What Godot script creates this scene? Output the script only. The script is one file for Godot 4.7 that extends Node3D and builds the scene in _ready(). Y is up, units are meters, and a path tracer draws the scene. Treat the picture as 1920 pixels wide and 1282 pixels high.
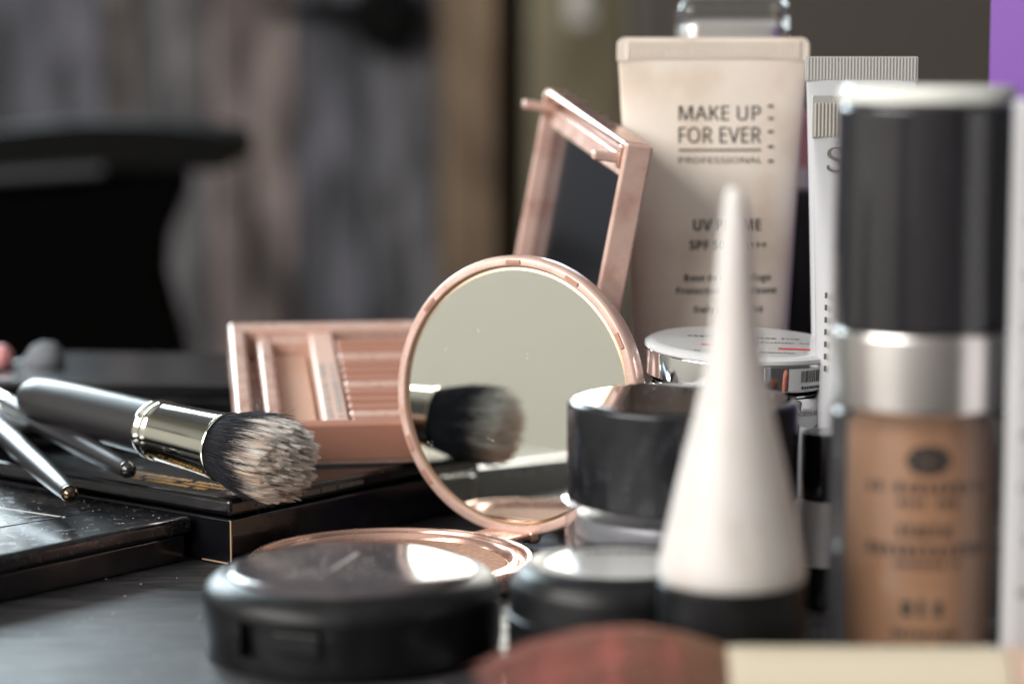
extends Node3D
# A dressing table crowded with make-up: camera 15 cm above the table, looking slightly down.

var rng := RandomNumberGenerator.new()
var M := {}


# ------------------------------------------------------------------ mesh helpers
class Shape:
	var v := PackedVector3Array()
	var n := PackedVector3Array()
	var uv := PackedVector2Array()
	var col := PackedColorArray()
	var ix := PackedInt32Array()
	var tint := Color.WHITE

	func vert(p: Vector3, q: Vector3, t := Vector2.ZERO) -> int:
		v.append(p)
		n.append(q)
		uv.append(t)
		col.append(tint)
		return v.size() - 1

	func tri(a: int, b: int, c: int) -> void:
		var g := (v[b] - v[a]).cross(v[c] - v[a])
		if g.dot(n[a] + n[b] + n[c]) > 0.0:
			ix.append_array(PackedInt32Array([a, c, b]))
		else:
			ix.append_array(PackedInt32Array([a, b, c]))

	func quad(a: int, b: int, c: int, d: int) -> void:
		tri(a, b, c)
		tri(a, c, d)

	func mesh() -> ArrayMesh:
		var a := []
		a.resize(Mesh.ARRAY_MAX)
		a[Mesh.ARRAY_VERTEX] = v
		a[Mesh.ARRAY_NORMAL] = n
		a[Mesh.ARRAY_TEX_UV] = uv
		a[Mesh.ARRAY_COLOR] = col
		a[Mesh.ARRAY_INDEX] = ix
		var m := ArrayMesh.new()
		m.add_surface_from_arrays(Mesh.PRIMITIVE_TRIANGLES, a)
		return m

	# profile: [r, y] pairs, walked bottom to top with the outside on the right
	func lathe(profile: Array, seg := 80, xf := Transform3D(), a0 := 0.0, a1 := TAU) -> void:
		var k := profile.size() - 1
		var sn := []
		var ln := []
		for j in k:
			var d := Vector2(profile[j + 1][0] - profile[j][0], profile[j + 1][1] - profile[j][1])
			sn.append(Vector2(d.y, -d.x).normalized())
			ln.append(d.length())
		var run := 0.0
		for j in k:
			var n0: Vector2 = sn[j]
			var n1: Vector2 = sn[j]
			if j > 0 and sn[j].dot(sn[j - 1]) > 0.8:
				n0 = (sn[j] * ln[j] + sn[j - 1] * ln[j - 1]).normalized()
			if j < k - 1 and sn[j].dot(sn[j + 1]) > 0.8:
				n1 = (sn[j] * ln[j] + sn[j + 1] * ln[j + 1]).normalized()
			var p0 := Vector2(profile[j][0], profile[j][1])
			var p1 := Vector2(profile[j + 1][0], profile[j + 1][1])
			var run1 := run + p0.distance_to(p1)
			var base := v.size()
			for s in seg + 1:
				var a := lerpf(a0, a1, float(s) / seg)
				var c := cos(a)
				var z := sin(a)
				vert(xf * Vector3(p0.x * c, p0.y, p0.x * z), xf.basis * Vector3(n0.x * c, n0.y, n0.x * z), Vector2(float(s) / seg, run * 10.0))
				vert(xf * Vector3(p1.x * c, p1.y, p1.x * z), xf.basis * Vector3(n1.x * c, n1.y, n1.x * z), Vector2(float(s) / seg, run1 * 10.0))
			for s in seg:
				var b := base + s * 2
				if p0.x > 1e-7:
					tri(b, b + 2, b + 3)
				if p1.x > 1e-7:
					tri(b, b + 3, b + 1)
			run = run1

	# box with rounded edges
	func rbox(size: Vector3, r: float, xf := Transform3D(), steps := 3) -> void:
		var h := size / 2.0
		r = minf(r, minf(h.x, minf(h.y, h.z)) * 0.999)
		for axis in 3:
			for sgn in [-1.0, 1.0]:
				var ua := (axis + 1) % 3
				var va := (axis + 2) % 3
				var us := ticks(h[ua], r, steps)
				var vs := ticks(h[va], r, steps)
				var base := v.size()
				for a in us:
					for b in vs:
						var p := Vector3.ZERO
						p[axis] = sgn * h[axis]
						p[ua] = a
						p[va] = b
						var inner := p.clamp(-(h - Vector3(r, r, r)), h - Vector3(r, r, r))
						var q := (p - inner).normalized()
						vert(xf * (inner + q * r), (xf.basis * q).normalized(), Vector2(a, b))
				var w: int = vs.size()
				for i in us.size() - 1:
					for j in w - 1:
						quad(base + i * w + j, base + (i + 1) * w + j, base + (i + 1) * w + j + 1, base + i * w + j + 1)

	func ticks(h: float, r: float, steps: int) -> Array:
		var o := []
		for i in steps + 1:
			o.append(-h + r * (1.0 - tan((1.0 - float(i) / steps) * PI / 4.0)))
		for i in steps + 1:
			o.append(h - r * (1.0 - tan(float(i) / steps * PI / 4.0)))
		return o

	# closed outline in x, y pushed through depth along z (flat faces, hard edges)
	func slab(outline: PackedVector2Array, z0: float, z1: float, xf := Transform3D()) -> void:
		var t := Geometry2D.triangulate_polygon(outline)
		for z in [z0, z1]:
			var q := Vector3(0, 0, signf(z - (z0 + z1) / 2.0))
			var base := v.size()
			for p in outline:
				vert(xf * Vector3(p.x, p.y, z), xf.basis * q, p)
			for i in range(0, t.size(), 3):
				tri(base + t[i], base + t[i + 1], base + t[i + 2])
		var ccw := not Geometry2D.is_polygon_clockwise(outline)
		for i in outline.size():
			var a := outline[i]
			var b := outline[(i + 1) % outline.size()]
			var d := (b - a).normalized()
			var q := Vector3(d.y, -d.x, 0) * (1.0 if ccw else -1.0)
			var e := [vert(xf * Vector3(a.x, a.y, z0), xf.basis * q), vert(xf * Vector3(b.x, b.y, z0), xf.basis * q), vert(xf * Vector3(b.x, b.y, z1), xf.basis * q), vert(xf * Vector3(a.x, a.y, z1), xf.basis * q)]
			quad(e[0], e[1], e[2], e[3])

	# one hair: three-sided, tapering along a list of points
	func hair(pts: Array, r: float, c0: Color, c1: Color, turn: float, split := 0.0) -> void:
		var m := pts.size()
		var base := v.size()
		for k in m:
			var d: Vector3 = (pts[mini(k + 1, m - 1)] - pts[maxi(k - 1, 0)]).normalized()
			var side := d.cross(Vector3(0.31, 0.9, 0.2)).normalized()
			var up := side.cross(d)
			var t := float(k) / (m - 1)
			tint = c0.lerp(c1, clampf((t - split) / 0.12 + 0.5, 0.0, 1.0)) if split > 0.0 else c0.lerp(c1, t)
			var rr := r * (1.0 - 0.75 * t * t)
			for s in 3:
				var a := turn + TAU * s / 3.0
				var q := side * cos(a) + up * sin(a)
				vert(pts[k] + q * rr, q)
		for k in m - 1:
			for s in 3:
				var a := base + k * 3 + s
				var b := base + k * 3 + (s + 1) % 3
				quad(a, b, b + 3, a + 3)


func lathe_mesh(profile: Array, seg := 80) -> ArrayMesh:
	var s := Shape.new()
	s.lathe(profile, seg)
	return s.mesh()


func rbox_mesh(size: Vector3, r: float, xf := Transform3D()) -> ArrayMesh:
	var s := Shape.new()
	s.rbox(size, r, xf)
	return s.mesh()


# ------------------------------------------------------------------ scene helpers
func thing(called: String, label: String, category: String, at := Vector3.ZERO, basis_ := Basis(), group := "") -> Node3D:
	var o := Node3D.new()
	o.name = called
	add_child(o, true)
	o.transform = Transform3D(basis_, at)
	tag(o, label, category, group)
	return o


func tag(o: Node3D, label: String, category: String, group := "") -> void:
	o.set_meta("label", label)
	o.set_meta("category", category)
	if group:
		o.set_meta("group", group)


func part(called: String, mesh: Mesh, m: Material, parent: Node, at := Vector3.ZERO, basis_ := Basis()) -> MeshInstance3D:
	var o := MeshInstance3D.new()
	o.name = called
	o.mesh = mesh
	o.material_override = m
	o.transform = Transform3D(basis_, at)
	parent.add_child(o, true)
	return o


func structure(called: String, mesh: Mesh, m: Material, at := Vector3.ZERO, basis_ := Basis()) -> MeshInstance3D:
	var o := part(called, mesh, m, self, at, basis_)
	o.set_meta("kind", "structure")
	return o


func along(dir: Vector3, roll := 0.0) -> Basis:   # y axis along dir
	var y := dir.normalized()
	var x := y.cross(Vector3(0, 0, 1) if absf(y.z) < 0.9 else Vector3(0, 1, 0)).normalized()
	return Basis(x, y, x.cross(y)) * Basis(Vector3.UP, roll)


func yaw(deg: float) -> Basis:
	return Basis(Vector3.UP, deg_to_rad(deg))


func srgb(r: int, g: int, b: int, a := 1.0) -> Color:
	return Color(r / 255.0, g / 255.0, b / 255.0, a)


func mat(called: String, c: Color, rough: float, metal := 0.0, spec := 0.5) -> StandardMaterial3D:
	var m := StandardMaterial3D.new()
	m.resource_name = called
	m.albedo_color = c
	m.roughness = rough
	m.metallic = metal
	m.metallic_specular = spec
	M[called] = m
	return m


func clear(called: String, c: Color, rough := 0.02) -> StandardMaterial3D:
	var m := mat(called, c, rough)
	m.transparency = BaseMaterial3D.TRANSPARENCY_ALPHA
	return m


func noise_tex(freq: float, seed_: int, ramp: Array, size := 512, octaves := 4, kind := FastNoiseLite.TYPE_SIMPLEX_SMOOTH) -> NoiseTexture2D:
	var f := FastNoiseLite.new()
	f.noise_type = kind
	f.seed = seed_
	f.frequency = freq
	f.fractal_octaves = octaves
	var t := NoiseTexture2D.new()
	t.width = size
	t.height = size
	t.seamless = true
	t.noise = f
	if ramp.size():
		var g := Gradient.new()
		g.offsets = PackedFloat32Array()
		g.colors = PackedColorArray()
		for r in ramp:
			g.add_point(r[0], r[1])
		t.color_ramp = g
	return t


func tri_map(m: StandardMaterial3D, scale_: Vector3) -> void:
	m.uv1_triplanar = true
	m.uv1_scale = scale_


# flat lettering bent on to a surface; put(x, y) gives [point, normal] for metres right of and above the line's middle
func lettering(parent: Node, text: String, width: float, height: float, put: Callable, m: Material, bold := false, called := "printed_text", font := "Droid Sans") -> MeshInstance3D:
	var t := TextMesh.new()
	var f := SystemFont.new()
	f.font_names = PackedStringArray([font])
	f.font_weight = 700 if bold else 400
	t.font = f
	t.text = text
	t.font_size = 48
	t.pixel_size = 0.001
	t.depth = 0.0
	t.curve_step = 2.0
	var a := t.surface_get_arrays(0)
	var p: PackedVector3Array = a[Mesh.ARRAY_VERTEX]
	var lo := Vector3(1e9, 1e9, 0)
	var hi := -lo
	for q in p:
		lo = lo.min(q)
		hi = hi.max(q)
	var mid := (lo + hi) / 2.0
	var kx := width / (hi.x - lo.x)
	var ky := height / (hi.y - lo.y)
	var s := Shape.new()
	for q in p:
		var pn: Array = put.call((q.x - mid.x) * kx, (q.y - mid.y) * ky)
		s.vert(pn[0], pn[1])
	var ind: PackedInt32Array = a[Mesh.ARRAY_INDEX] if a[Mesh.ARRAY_INDEX] != null else PackedInt32Array(range(p.size()))
	for i in range(0, ind.size() - 2, 3):
		s.tri(ind[i], ind[i + 1], ind[i + 2])
	return part(called, s.mesh(), m, parent)


func patch(put: Callable, w: float, h: float, nu := 12, nv := 2) -> ArrayMesh:   # a rectangle bent on to a surface
	var s := Shape.new()
	for i in nu + 1:
		for j in nv + 1:
			var pn: Array = put.call((float(i) / nu - 0.5) * w, (float(j) / nv - 0.5) * h)
			s.vert(pn[0], pn[1], Vector2(float(i) / nu, 1.0 - float(j) / nv))
	for i in nu:
		for j in nv:
			var a := i * (nv + 1) + j
			s.quad(a, a + nv + 1, a + nv + 2, a + 1)
	return s.mesh()


func on_round(r: float, deg: float, y: float) -> Callable:   # on a cylinder, deg measured from +x towards +z (90 faces the camera)
	return func(px: float, py: float) -> Array:
		var a := deg_to_rad(deg) - px / r
		return [Vector3(r * cos(a), y + py, r * sin(a)), Vector3(cos(a), 0, sin(a))]


# short dark dashes, the way small print looks when it cannot be read
func unreadable_line(parent: Node, w: float, h: float, put: Callable, m: Material) -> void:
	var s := Shape.new()
	var x := -w / 2.0
	while x < w / 2.0:
		var d := h * rng.randf_range(0.3, 0.62)
		if rng.randf() < 0.86:
			var top := h * rng.randf_range(0.3, 0.5)
			var b := s.v.size()
			for c in [[x, -h / 2], [x + d, -h / 2], [x + d, top], [x, top]]:
				var pn: Array = put.call(c[0], c[1])
				s.vert(pn[0], pn[1])
			s.quad(b, b + 1, b + 2, b + 3)
		x += d + h * rng.randf_range(0.15, 0.3)
	part("printed_line", s.mesh(), m, parent)


# ------------------------------------------------------------------ build
func _ready() -> void:
	rng.seed = 20240
	camera_and_light()
	materials()
	surroundings()
	black_palettes()
	copper_palette()
	mirror_lid()
	mirror_compact()
	stippling_brush()
	thin_brushes()
	round_compacts()
	black_jar()
	silver_jar()
	white_cone()
	beige_tube()
	foundation_bottle()
	back_row()
	powder_brush()
	crumbs()


func camera_and_light() -> void:
	var cam := Camera3D.new()
	cam.name = "camera"
	cam.position = Vector3(0, 0.154, 0)
	cam.rotation_degrees = Vector3(-7, 0, 0)
	var lens := CameraAttributesPhysical.new()
	lens.frustum_focal_length = 84.24
	lens.frustum_near = 0.02
	lens.frustum_far = 30.0
	lens.frustum_focus_distance = 0.715
	lens.exposure_aperture = 5.5
	cam.attributes = lens
	add_child(cam)
	var env := Environment.new()
	env.background_mode = Environment.BG_COLOR
	env.background_color = Color(0.07, 0.07, 0.072).linear_to_srgb()
	env.tonemap_mode = Environment.TONE_MAPPER_LINEAR
	env.tonemap_exposure = 1.2
	env.sdfgi_enabled = true
	env.ssao_enabled = true
	env.ssil_enabled = true
	var we := WorldEnvironment.new()
	we.name = "world_environment"
	we.environment = env
	add_child(we)
	area("window_light_side", Vector3(-1.85, 1.2, 0.85), Vector3(0.0, 0.75, 0.35), Vector2(2.5, 1.25), 10.5, Color(1.0, 0.985, 0.965))
	area("window_light_blind", Vector3(-2.14, 0.12, 0.3), Vector3(0.0, 0.12, 0.3), Vector2(2.8, 0.85), 0.95, Color(1.0, 0.99, 0.96))
	area("window_light_back", Vector3(-1.0, 0.78, -2.36), Vector3(-0.2, 0.1, -0.6), Vector2(0.95, 0.72), 3.4, Color(0.9, 0.97, 1.0))


func area(called: String, at: Vector3, to: Vector3, size: Vector2, energy: float, c: Color) -> void:
	var l := AreaLight3D.new()
	l.name = called
	l.area_size = size
	l.light_energy = energy
	l.light_color = c
	l.shadow_enabled = true
	l.position = at
	l.basis = Basis.looking_at(to - at)
	add_child(l)


func materials() -> void:
	var dust := noise_tex(0.03, 3, [[0.0, Color(0.1, 0.1, 0.1)], [0.55, Color(0.16, 0.16, 0.16)], [1.0, Color(0.5, 0.5, 0.5)]], 512, 5)
	var smear := noise_tex(0.008, 9, [[0.0, Color(0.12, 0.12, 0.12)], [0.6, Color(0.2, 0.2, 0.2)], [1.0, Color(0.45, 0.45, 0.45)]], 512, 4)
	M.smear = smear
	M.fine = noise_tex(0.09, 21, [], 256, 3)

	var m := mat("table", Color.WHITE, 0.5)
	m.albedo_texture = noise_tex(0.02, 5, [[0.0, srgb(34, 34, 36)], [0.5, srgb(48, 48, 50)], [1.0, srgb(78, 76, 76)]], 512, 5)
	m.roughness_texture = noise_tex(0.015, 6, [[0.0, Color(0.36, 0.36, 0.36)], [1.0, Color(0.62, 0.62, 0.62)]], 512, 4)
	m.roughness = 1.0
	tri_map(m, Vector3(3, 3, 18))
	m.heightmap_enabled = true
	m.heightmap_texture = M.fine
	m.heightmap_scale = 0.012

	m = mat("black_card", srgb(14, 14, 18), 0.8)
	m.clearcoat_enabled = true
	m.clearcoat = 0.5
	m.clearcoat_roughness = 0.18
	m.roughness_texture = smear
	tri_map(m, Vector3(14, 14, 14))
	m.heightmap_enabled = true
	m.heightmap_texture = M.fine
	m.heightmap_scale = 0.002
	m = mat("dusty_lid", Color.WHITE, 1.0)
	m.albedo_texture = noise_tex(0.05, 13, [[0.0, srgb(15, 15, 18)], [0.5, srgb(22, 23, 27)], [0.75, srgb(48, 50, 55)], [1.0, srgb(120, 122, 124)]], 1024, 6)
	m.roughness_texture = dust
	m.clearcoat_enabled = true
	m.clearcoat = 0.7
	m.clearcoat_roughness = 0.16
	tri_map(m, Vector3(11, 11, 11))
	mat("card_edge", srgb(168, 140, 110), 0.8)
	mat("gold_print", srgb(214, 164, 84), 0.45, 0.3)
	m = mat("rose_plastic", Color.WHITE, 1.0, 0.15)
	m.albedo_texture = noise_tex(0.012, 35, [[0.0, srgb(194, 154, 140)], [0.4, srgb(210, 177, 164)], [1.0, srgb(220, 190, 178)]], 512, 5)
	m.roughness_texture = noise_tex(0.02, 33, [[0.0, Color(0.2, 0.2, 0.2)], [0.5, Color(0.3, 0.3, 0.3)], [1.0, Color(0.6, 0.6, 0.6)]], 256, 5)
	tri_map(m, Vector3(14, 14, 14))
	mat("rose_dark", srgb(178, 130, 112), 0.42, 0.1)
	m = mat("rose_metal", srgb(211, 172, 157), 1.0, 0.8)
	m.roughness_texture = noise_tex(0.02, 34, [[0.0, Color(0.14, 0.14, 0.14)], [1.0, Color(0.34, 0.34, 0.34)]], 256, 4)
	tri_map(m, Vector3(24, 24, 24))
	m = mat("powder", Color.WHITE, 0.9)
	m.albedo_texture = noise_tex(0.06, 41, [[0.0, srgb(158, 118, 98)], [1.0, srgb(196, 156, 134)]], 256, 4)
	tri_map(m, Vector3(25, 25, 25))
	mat("mirror", srgb(236, 238, 232), 0.015, 1.0)
	mat("mirror_edge", srgb(176, 158, 132), 0.4, 1.0)
	mat("dim_mirror", srgb(150, 152, 160), 0.12, 1.0)
	mat("dust", srgb(235, 232, 225), 0.8)
	m = mat("black_lacquer", srgb(17, 17, 19), 0.22)
	m.clearcoat_enabled = true
	m.clearcoat = 0.6
	m.clearcoat_roughness = 0.12
	m = mat("handle_black", srgb(32, 30, 33), 0.38)
	m.clearcoat_enabled = true
	m.clearcoat = 0.25
	m.clearcoat_roughness = 0.3
	mat("nickel", srgb(226, 222, 208), 0.1, 1.0)
	mat("gold_nickel", srgb(224, 221, 212), 0.09, 1.0)
	m = mat("hair", Color.WHITE, 0.7, 0.0, 0.25)
	m.vertex_color_use_as_albedo = true
	m.backlight_enabled = true
	m.backlight = Color(0.25, 0.25, 0.25)
	m = mat("compact_black", Color.WHITE, 1.0, 0.0, 0.38)
	m.albedo_texture = noise_tex(0.012, 55, [[0.0, srgb(13, 14, 16)], [0.6, srgb(17, 18, 20)], [1.0, srgb(40, 41, 44)]], 512, 5)
	m.roughness_texture = noise_tex(0.02, 51, [[0.0, Color(0.3, 0.3, 0.3)], [1.0, Color(0.5, 0.5, 0.5)]], 256, 4)
	tri_map(m, Vector3(16, 16, 16))
	m = mat("compact_window", Color.WHITE, 0.12)
	m.albedo_texture = noise_tex(0.012, 52, [[0.0, srgb(58, 54, 58)], [0.6, srgb(88, 82, 84)], [1.0, srgb(120, 112, 112)]], 256, 3)
	tri_map(m, Vector3(9, 9, 9))
	m = mat("label_grey", srgb(186, 184, 182), 0.12)
	m = mat("jar_black", Color.WHITE, 1.0)
	m.albedo_texture = noise_tex(0.014, 61, [[0.0, srgb(18, 18, 21)], [0.55, srgb(26, 27, 31)], [1.0, srgb(46, 48, 54)]], 512, 5)
	m.roughness_texture = noise_tex(0.014, 61, [[0.0, Color(0.16, 0.16, 0.16)], [0.5, Color(0.22, 0.22, 0.22)], [1.0, Color(0.36, 0.36, 0.36)]], 512, 5)
	tri_map(m, Vector3(30, 14, 30))
	mat("jar_top", srgb(16, 16, 18), 0.06)
	clear("clear_wall", Color(0.86, 0.87, 0.9, 0.06))
	clear("clear_cap", Color(0.8, 0.8, 0.86, 0.015))
	m = mat("grey_cream", srgb(118, 118, 124), 0.25, 0.3)
	mat("silver", srgb(232, 232, 234), 0.06, 1.0)
	m = mat("brushed_silver", srgb(236, 231, 228), 0.3, 1.0)
	mat("label_white", srgb(206, 208, 210), 0.12)
	mat("ink", srgb(38, 42, 40), 0.6)
	mat("ink_soft", srgb(104, 104, 94), 0.6)
	mat("ink_red", srgb(214, 66, 62), 0.5)
	m = mat("white_plastic", Color.WHITE, 0.42)
	m.albedo_texture = noise_tex(0.012, 81, [[0.0, srgb(190, 180, 172)], [0.36, srgb(207, 202, 198)], [1.0, srgb(213, 209, 207)]], 256, 4)
	tri_map(m, Vector3(18, 9, 18))
	m.subsurf_scatter_enabled = true
	m.subsurf_scatter_strength = 0.12
	m = mat("tube_beige", Color.WHITE, 0.42)
	m.albedo_texture = noise_tex(0.006, 71, [[0.0, srgb(218, 200, 182)], [0.42, srgb(232, 220, 207)], [1.0, srgb(237, 227, 216)]], 512, 4)
	tri_map(m, Vector3(9, 9, 9))
	m.heightmap_enabled = true
	m.heightmap_texture = noise_tex(0.012, 72, [], 256, 2)
	m.heightmap_scale = 0.05
	m = mat("liquid", srgb(196, 144, 106), 0.35)
	m = mat("cap_black", srgb(19, 17, 22), 1.0)
	m.roughness_texture = noise_tex(0.02, 91, [[0.0, Color(0.1, 0.1, 0.1)], [0.5, Color(0.16, 0.16, 0.16)], [1.0, Color(0.34, 0.34, 0.34)]], 256, 4)
	tri_map(m, Vector3(40, 5, 40))
	m = mat("thick_glass", Color(1.0, 1.0, 1.0, 0.02), 0.02)
	m.refraction_enabled = true
	m.refraction_scale = 0.05
	m.transparency = BaseMaterial3D.TRANSPARENCY_ALPHA
	mat("cap_pearl", srgb(236, 238, 232), 0.12)
	mat("logo", srgb(44, 26, 18), 0.5)
	mat("print_brown", srgb(78, 48, 32), 0.5)
	mat("purple", srgb(122, 72, 166), 0.45)
	mat("white_tube", srgb(186, 187, 191), 0.35)
	mat("crimp_white", srgb(176, 174, 170), 0.5)
	mat("pink", srgb(222, 150, 152), 0.4)
	mat("salmon", srgb(206, 124, 100), 0.45)
	mat("wood_handle", srgb(206, 196, 174), 0.42)
	mat("red_brown", srgb(150, 86, 66), 0.4)
	mat("chair_black", srgb(3, 3, 3), 0.7, 0.0, 0.1)
	mat("chair_pad", srgb(9, 9, 9), 0.55, 0.0, 0.2)
	mat("chair_grey", srgb(40, 40, 43), 0.45)
	mat("iron", srgb(5, 5, 5), 0.6, 0.0, 0.2)


# x in metres for a picture column, at a depth
func col_x(px: float, depth: float) -> float:
	return (px - 960.0) / 4500.0 * depth


func surroundings() -> void:
	structure("tabletop", rbox_mesh(Vector3(1.2, 0.035, 0.96), 0.004), M.table, Vector3(0.328, -0.0175, -0.69))
	structure("floor", rbox_mesh(Vector3(6, 0.1, 7), 0.01), mat("floor", srgb(70, 62, 56), 0.6), Vector3(0, -0.85, -0.2))
	# the window side of the room: only the mirrors see it
	var bw := mat("beige_wall", srgb(206, 201, 186), 0.9)
	structure("side_wall", rbox_mesh(Vector3(0.06, 0.7, 4.6), 0.004), bw, Vector3(-2.2, -0.8, 0.0))
	structure("side_wall", rbox_mesh(Vector3(0.06, 0.6, 4.6), 0.004), bw, Vector3(-2.2, 2.2, 0.0))
	structure("side_wall", rbox_mesh(Vector3(0.06, 2.35, 1.2), 0.004), bw, Vector3(-2.2, 0.725, -1.72))
	structure("side_wall", rbox_mesh(Vector3(0.06, 2.35, 0.6), 0.004), bw, Vector3(-2.2, 0.725, 2.0))
	structure("rear_wall", rbox_mesh(Vector3(5.4, 3.4, 0.06), 0.004), mat("rear_wall", srgb(150, 146, 142), 0.9), Vector3(0.5, 0.8, 2.36))
	structure("ceiling", rbox_mesh(Vector3(5.4, 0.06, 5.1), 0.004), mat("ceiling", srgb(226, 224, 222), 0.9), Vector3(0.45, 2.45, -0.1))
	var sw2 := thing("side_window", "wide window at the left with a lowered blind over its lower half", "window", Vector3(-2.0, 0.0, 0.3))
	var bl := mat("blind_cloth", srgb(214, 206, 184), 0.9)
	bl.backlight_enabled = true
	bl.backlight = Color(1, 1, 1)
	part("blind", rbox_mesh(Vector3(0.004, 0.98, 3.4), 0.0015), bl, sw2, Vector3(0.0, 0.0, 0))
	part("blind_rail", rbox_mesh(Vector3(0.02, 0.03, 3.4), 0.004), M.white_tube, sw2, Vector3(0.0, 0.505, 0))
	for z in [-0.4, 0.7, 2.1]:
		part("frame", rbox_mesh(Vector3(0.05, 1.35, 0.05), 0.004), M.white_tube, sw2, Vector3(0.12, 1.2, z))

	# the weathered plank door behind the table
	var zd := -2.5
	var door := thing("plank_door", "weathered grey and mauve plank door blurred behind the table", "door", Vector3(0, -0.8, zd))
	var stripes := [[-520, -330, 92, 90, 97], [-330, -150, 104, 97, 99], [-150, 205, 92, 91, 101], [205, 262, 132, 120, 116], [262, 400, 102, 98, 102], [400, 470, 122, 108, 106], [470, 560, 128, 113, 110], [560, 690, 94, 93, 103], [690, 828, 96, 95, 101]]
	var k := 0
	for s in stripes:
		var x0 := col_x(s[0], 2.5)
		var x1 := col_x(s[1], 2.5)
		var m := mat("plank_%d" % k, Color.WHITE, 0.7)
		var c := srgb(s[2], s[3], s[4]).lightened(0.03)
		m.albedo_texture = noise_tex(0.012, 100 + k, [[0.0, c.darkened(0.75)], [0.34, c.darkened(0.42)], [0.52, c.darkened(0.1)], [0.7, c], [1.0, c.lightened(0.28)]], 512, 5)
		tri_map(m, Vector3(3.0, 0.95, 3))
		part("plank", rbox_mesh(Vector3(x1 - x0 - 0.002, 1.2, 0.04), 0.004), m, door, Vector3((x0 + x1) / 2, 0.6, 0))
		k += 1
	var hx := col_x(722, 2.44)
	part("top_rail", rbox_mesh(Vector3(0.76, 0.1, 0.05), 0.004), M.chair_grey, door, Vector3(-0.44, 1.252, 0))
	var handle := part("handle", lathe_mesh([[0, 0], [0.038, 0], [0.039, 0.004], [0.035, 0.05], [0.030, 0.055], [0, 0.056]], 40), M.iron, door, Vector3(hx, 0.985, 0.02), Basis(Vector3.RIGHT, PI / 2))
	part("lever", rbox_mesh(Vector3(0.12, 0.022, 0.018), 0.008), M.iron, handle, Vector3(-0.055, 0.045, -0.008))

	var wood := mat("ochre_wood", Color.WHITE, 0.6)
	wood.albedo_texture = noise_tex(0.01, 121, [[0.0, srgb(52, 40, 30)], [0.45, srgb(104, 84, 66)], [0.7, srgb(122, 102, 80)], [1.0, srgb(140, 120, 96)]], 256, 4)
	tri_map(wood, Vector3(6, 1.4, 6))
	var xa := col_x(830, 2.48)
	var xb := col_x(934, 2.48)
	tag(part("door_post", rbox_mesh(Vector3(xb - xa, 2.4, 0.1), 0.006), wood, self, Vector3((xa + xb) / 2, 0.4, -2.5)), "brown wooden door post beside the grey plank door", "post")
	xa = xb
	xb = col_x(986, 2.6)
	structure("dark_gap_wall", rbox_mesh(Vector3(0.12, 3.2, 0.05), 0.004), M.iron, Vector3((xa + xb) / 2, 0.75, -2.62))
	xa = xb
	xb = col_x(1170, 2.5)
	var olive := mat("olive_wall", Color.WHITE, 0.8)
	olive.albedo_texture = noise_tex(0.006, 131, [[0.0, srgb(96, 88, 68)], [0.5, srgb(124, 116, 94)], [1.0, srgb(152, 146, 122)]], 256, 3)
	tri_map(olive, Vector3(4, 3, 4))
	structure("back_wall", rbox_mesh(Vector3(xb - xa, 3.2, 0.08), 0.004), olive, Vector3((xa + xb) / 2, 0.75, -2.52))
	var dk := mat("cupboard_dark", srgb(76, 70, 64), 0.6)
	var cup := part("dark_cupboard", rbox_mesh(Vector3(0.9, 1.25, 0.3), 0.006), dk, self, Vector3(xb + 0.452, -0.175, -2.5))
	tag(cup, "dark brown cupboard front at the back behind the tubes and bottles", "cupboard")
	var sw := thing("light_switch", "small blurred white switch on the olive wall left of the beige tube", "light switch", Vector3(col_x(1090, 2.46), 0.204, -2.478))
	part("switch_plate", rbox_mesh(Vector3(0.026, 0.055, 0.012), 0.005), M.white_plastic, sw)
	part("switch_key", rbox_mesh(Vector3(0.012, 0.026, 0.008), 0.003), M.white_plastic, sw, Vector3(0, 0, 0.009))
	# the window above the door, out of the picture: frame round the light it lets in
	var win := thing("back_window", "small window above the plank door, beyond the picture's upper edge", "window", Vector3(-1.0, 0.78, -2.42))
	for q in [-1, 1]:
		part("frame", rbox_mesh(Vector3(0.05, 0.86, 0.06), 0.004), M.white_tube, win, Vector3(0.49 * q, 0, 0))
		part("frame", rbox_mesh(Vector3(0.93, 0.05, 0.06), 0.004), M.white_tube, win, Vector3(0, 0.405 * q, 0))

	# black chair arm at the left, half-way to the door
	var ch := thing("salon_chair", "black chair armrest, a big blurred dark shape at the left", "chair", Vector3(-0.25, -0.742, -1.6))
	var bx := Shape.new()
	bx.slab(PackedVector2Array([Vector2(-0.2, 0.30), Vector2(0.042, 0.30), Vector2(0.036, 0.62), Vector2(0.026, 0.70), Vector2(0.014, 0.745), Vector2(0.016, 0.77), Vector2(0.03, 0.80), Vector2(0.03, 0.82), Vector2(-0.2, 0.82)]), -0.045, 0.045)
	part("arm_bracket", bx.mesh(), M.chair_black, ch)
	var pd := Shape.new()
	pd.slab(PackedVector2Array([Vector2(-0.2, 0.808), Vector2(-0.09, 0.819), Vector2(0.062, 0.817), Vector2(0.07, 0.822), Vector2(0.071, 0.838), Vector2(0.06, 0.843), Vector2(0.02, 0.847), Vector2(-0.03, 0.848), Vector2(-0.09, 0.842), Vector2(-0.2, 0.83)]), -0.07, 0.055)
	part("arm_pad", pd.mesh(), M.chair_pad, ch)
	part("trim", rbox_mesh(Vector3(0.19, 0.009, 0.012), 0.004), M.chair_grey, ch, Vector3(-0.105, 0.812, 0.054), Basis(Vector3.BACK, 0.06))
	part("seat", rbox_mesh(Vector3(0.5, 0.09, 0.5), 0.03), M.chair_black, ch, Vector3(-0.4, 0.36, 0))
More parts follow.
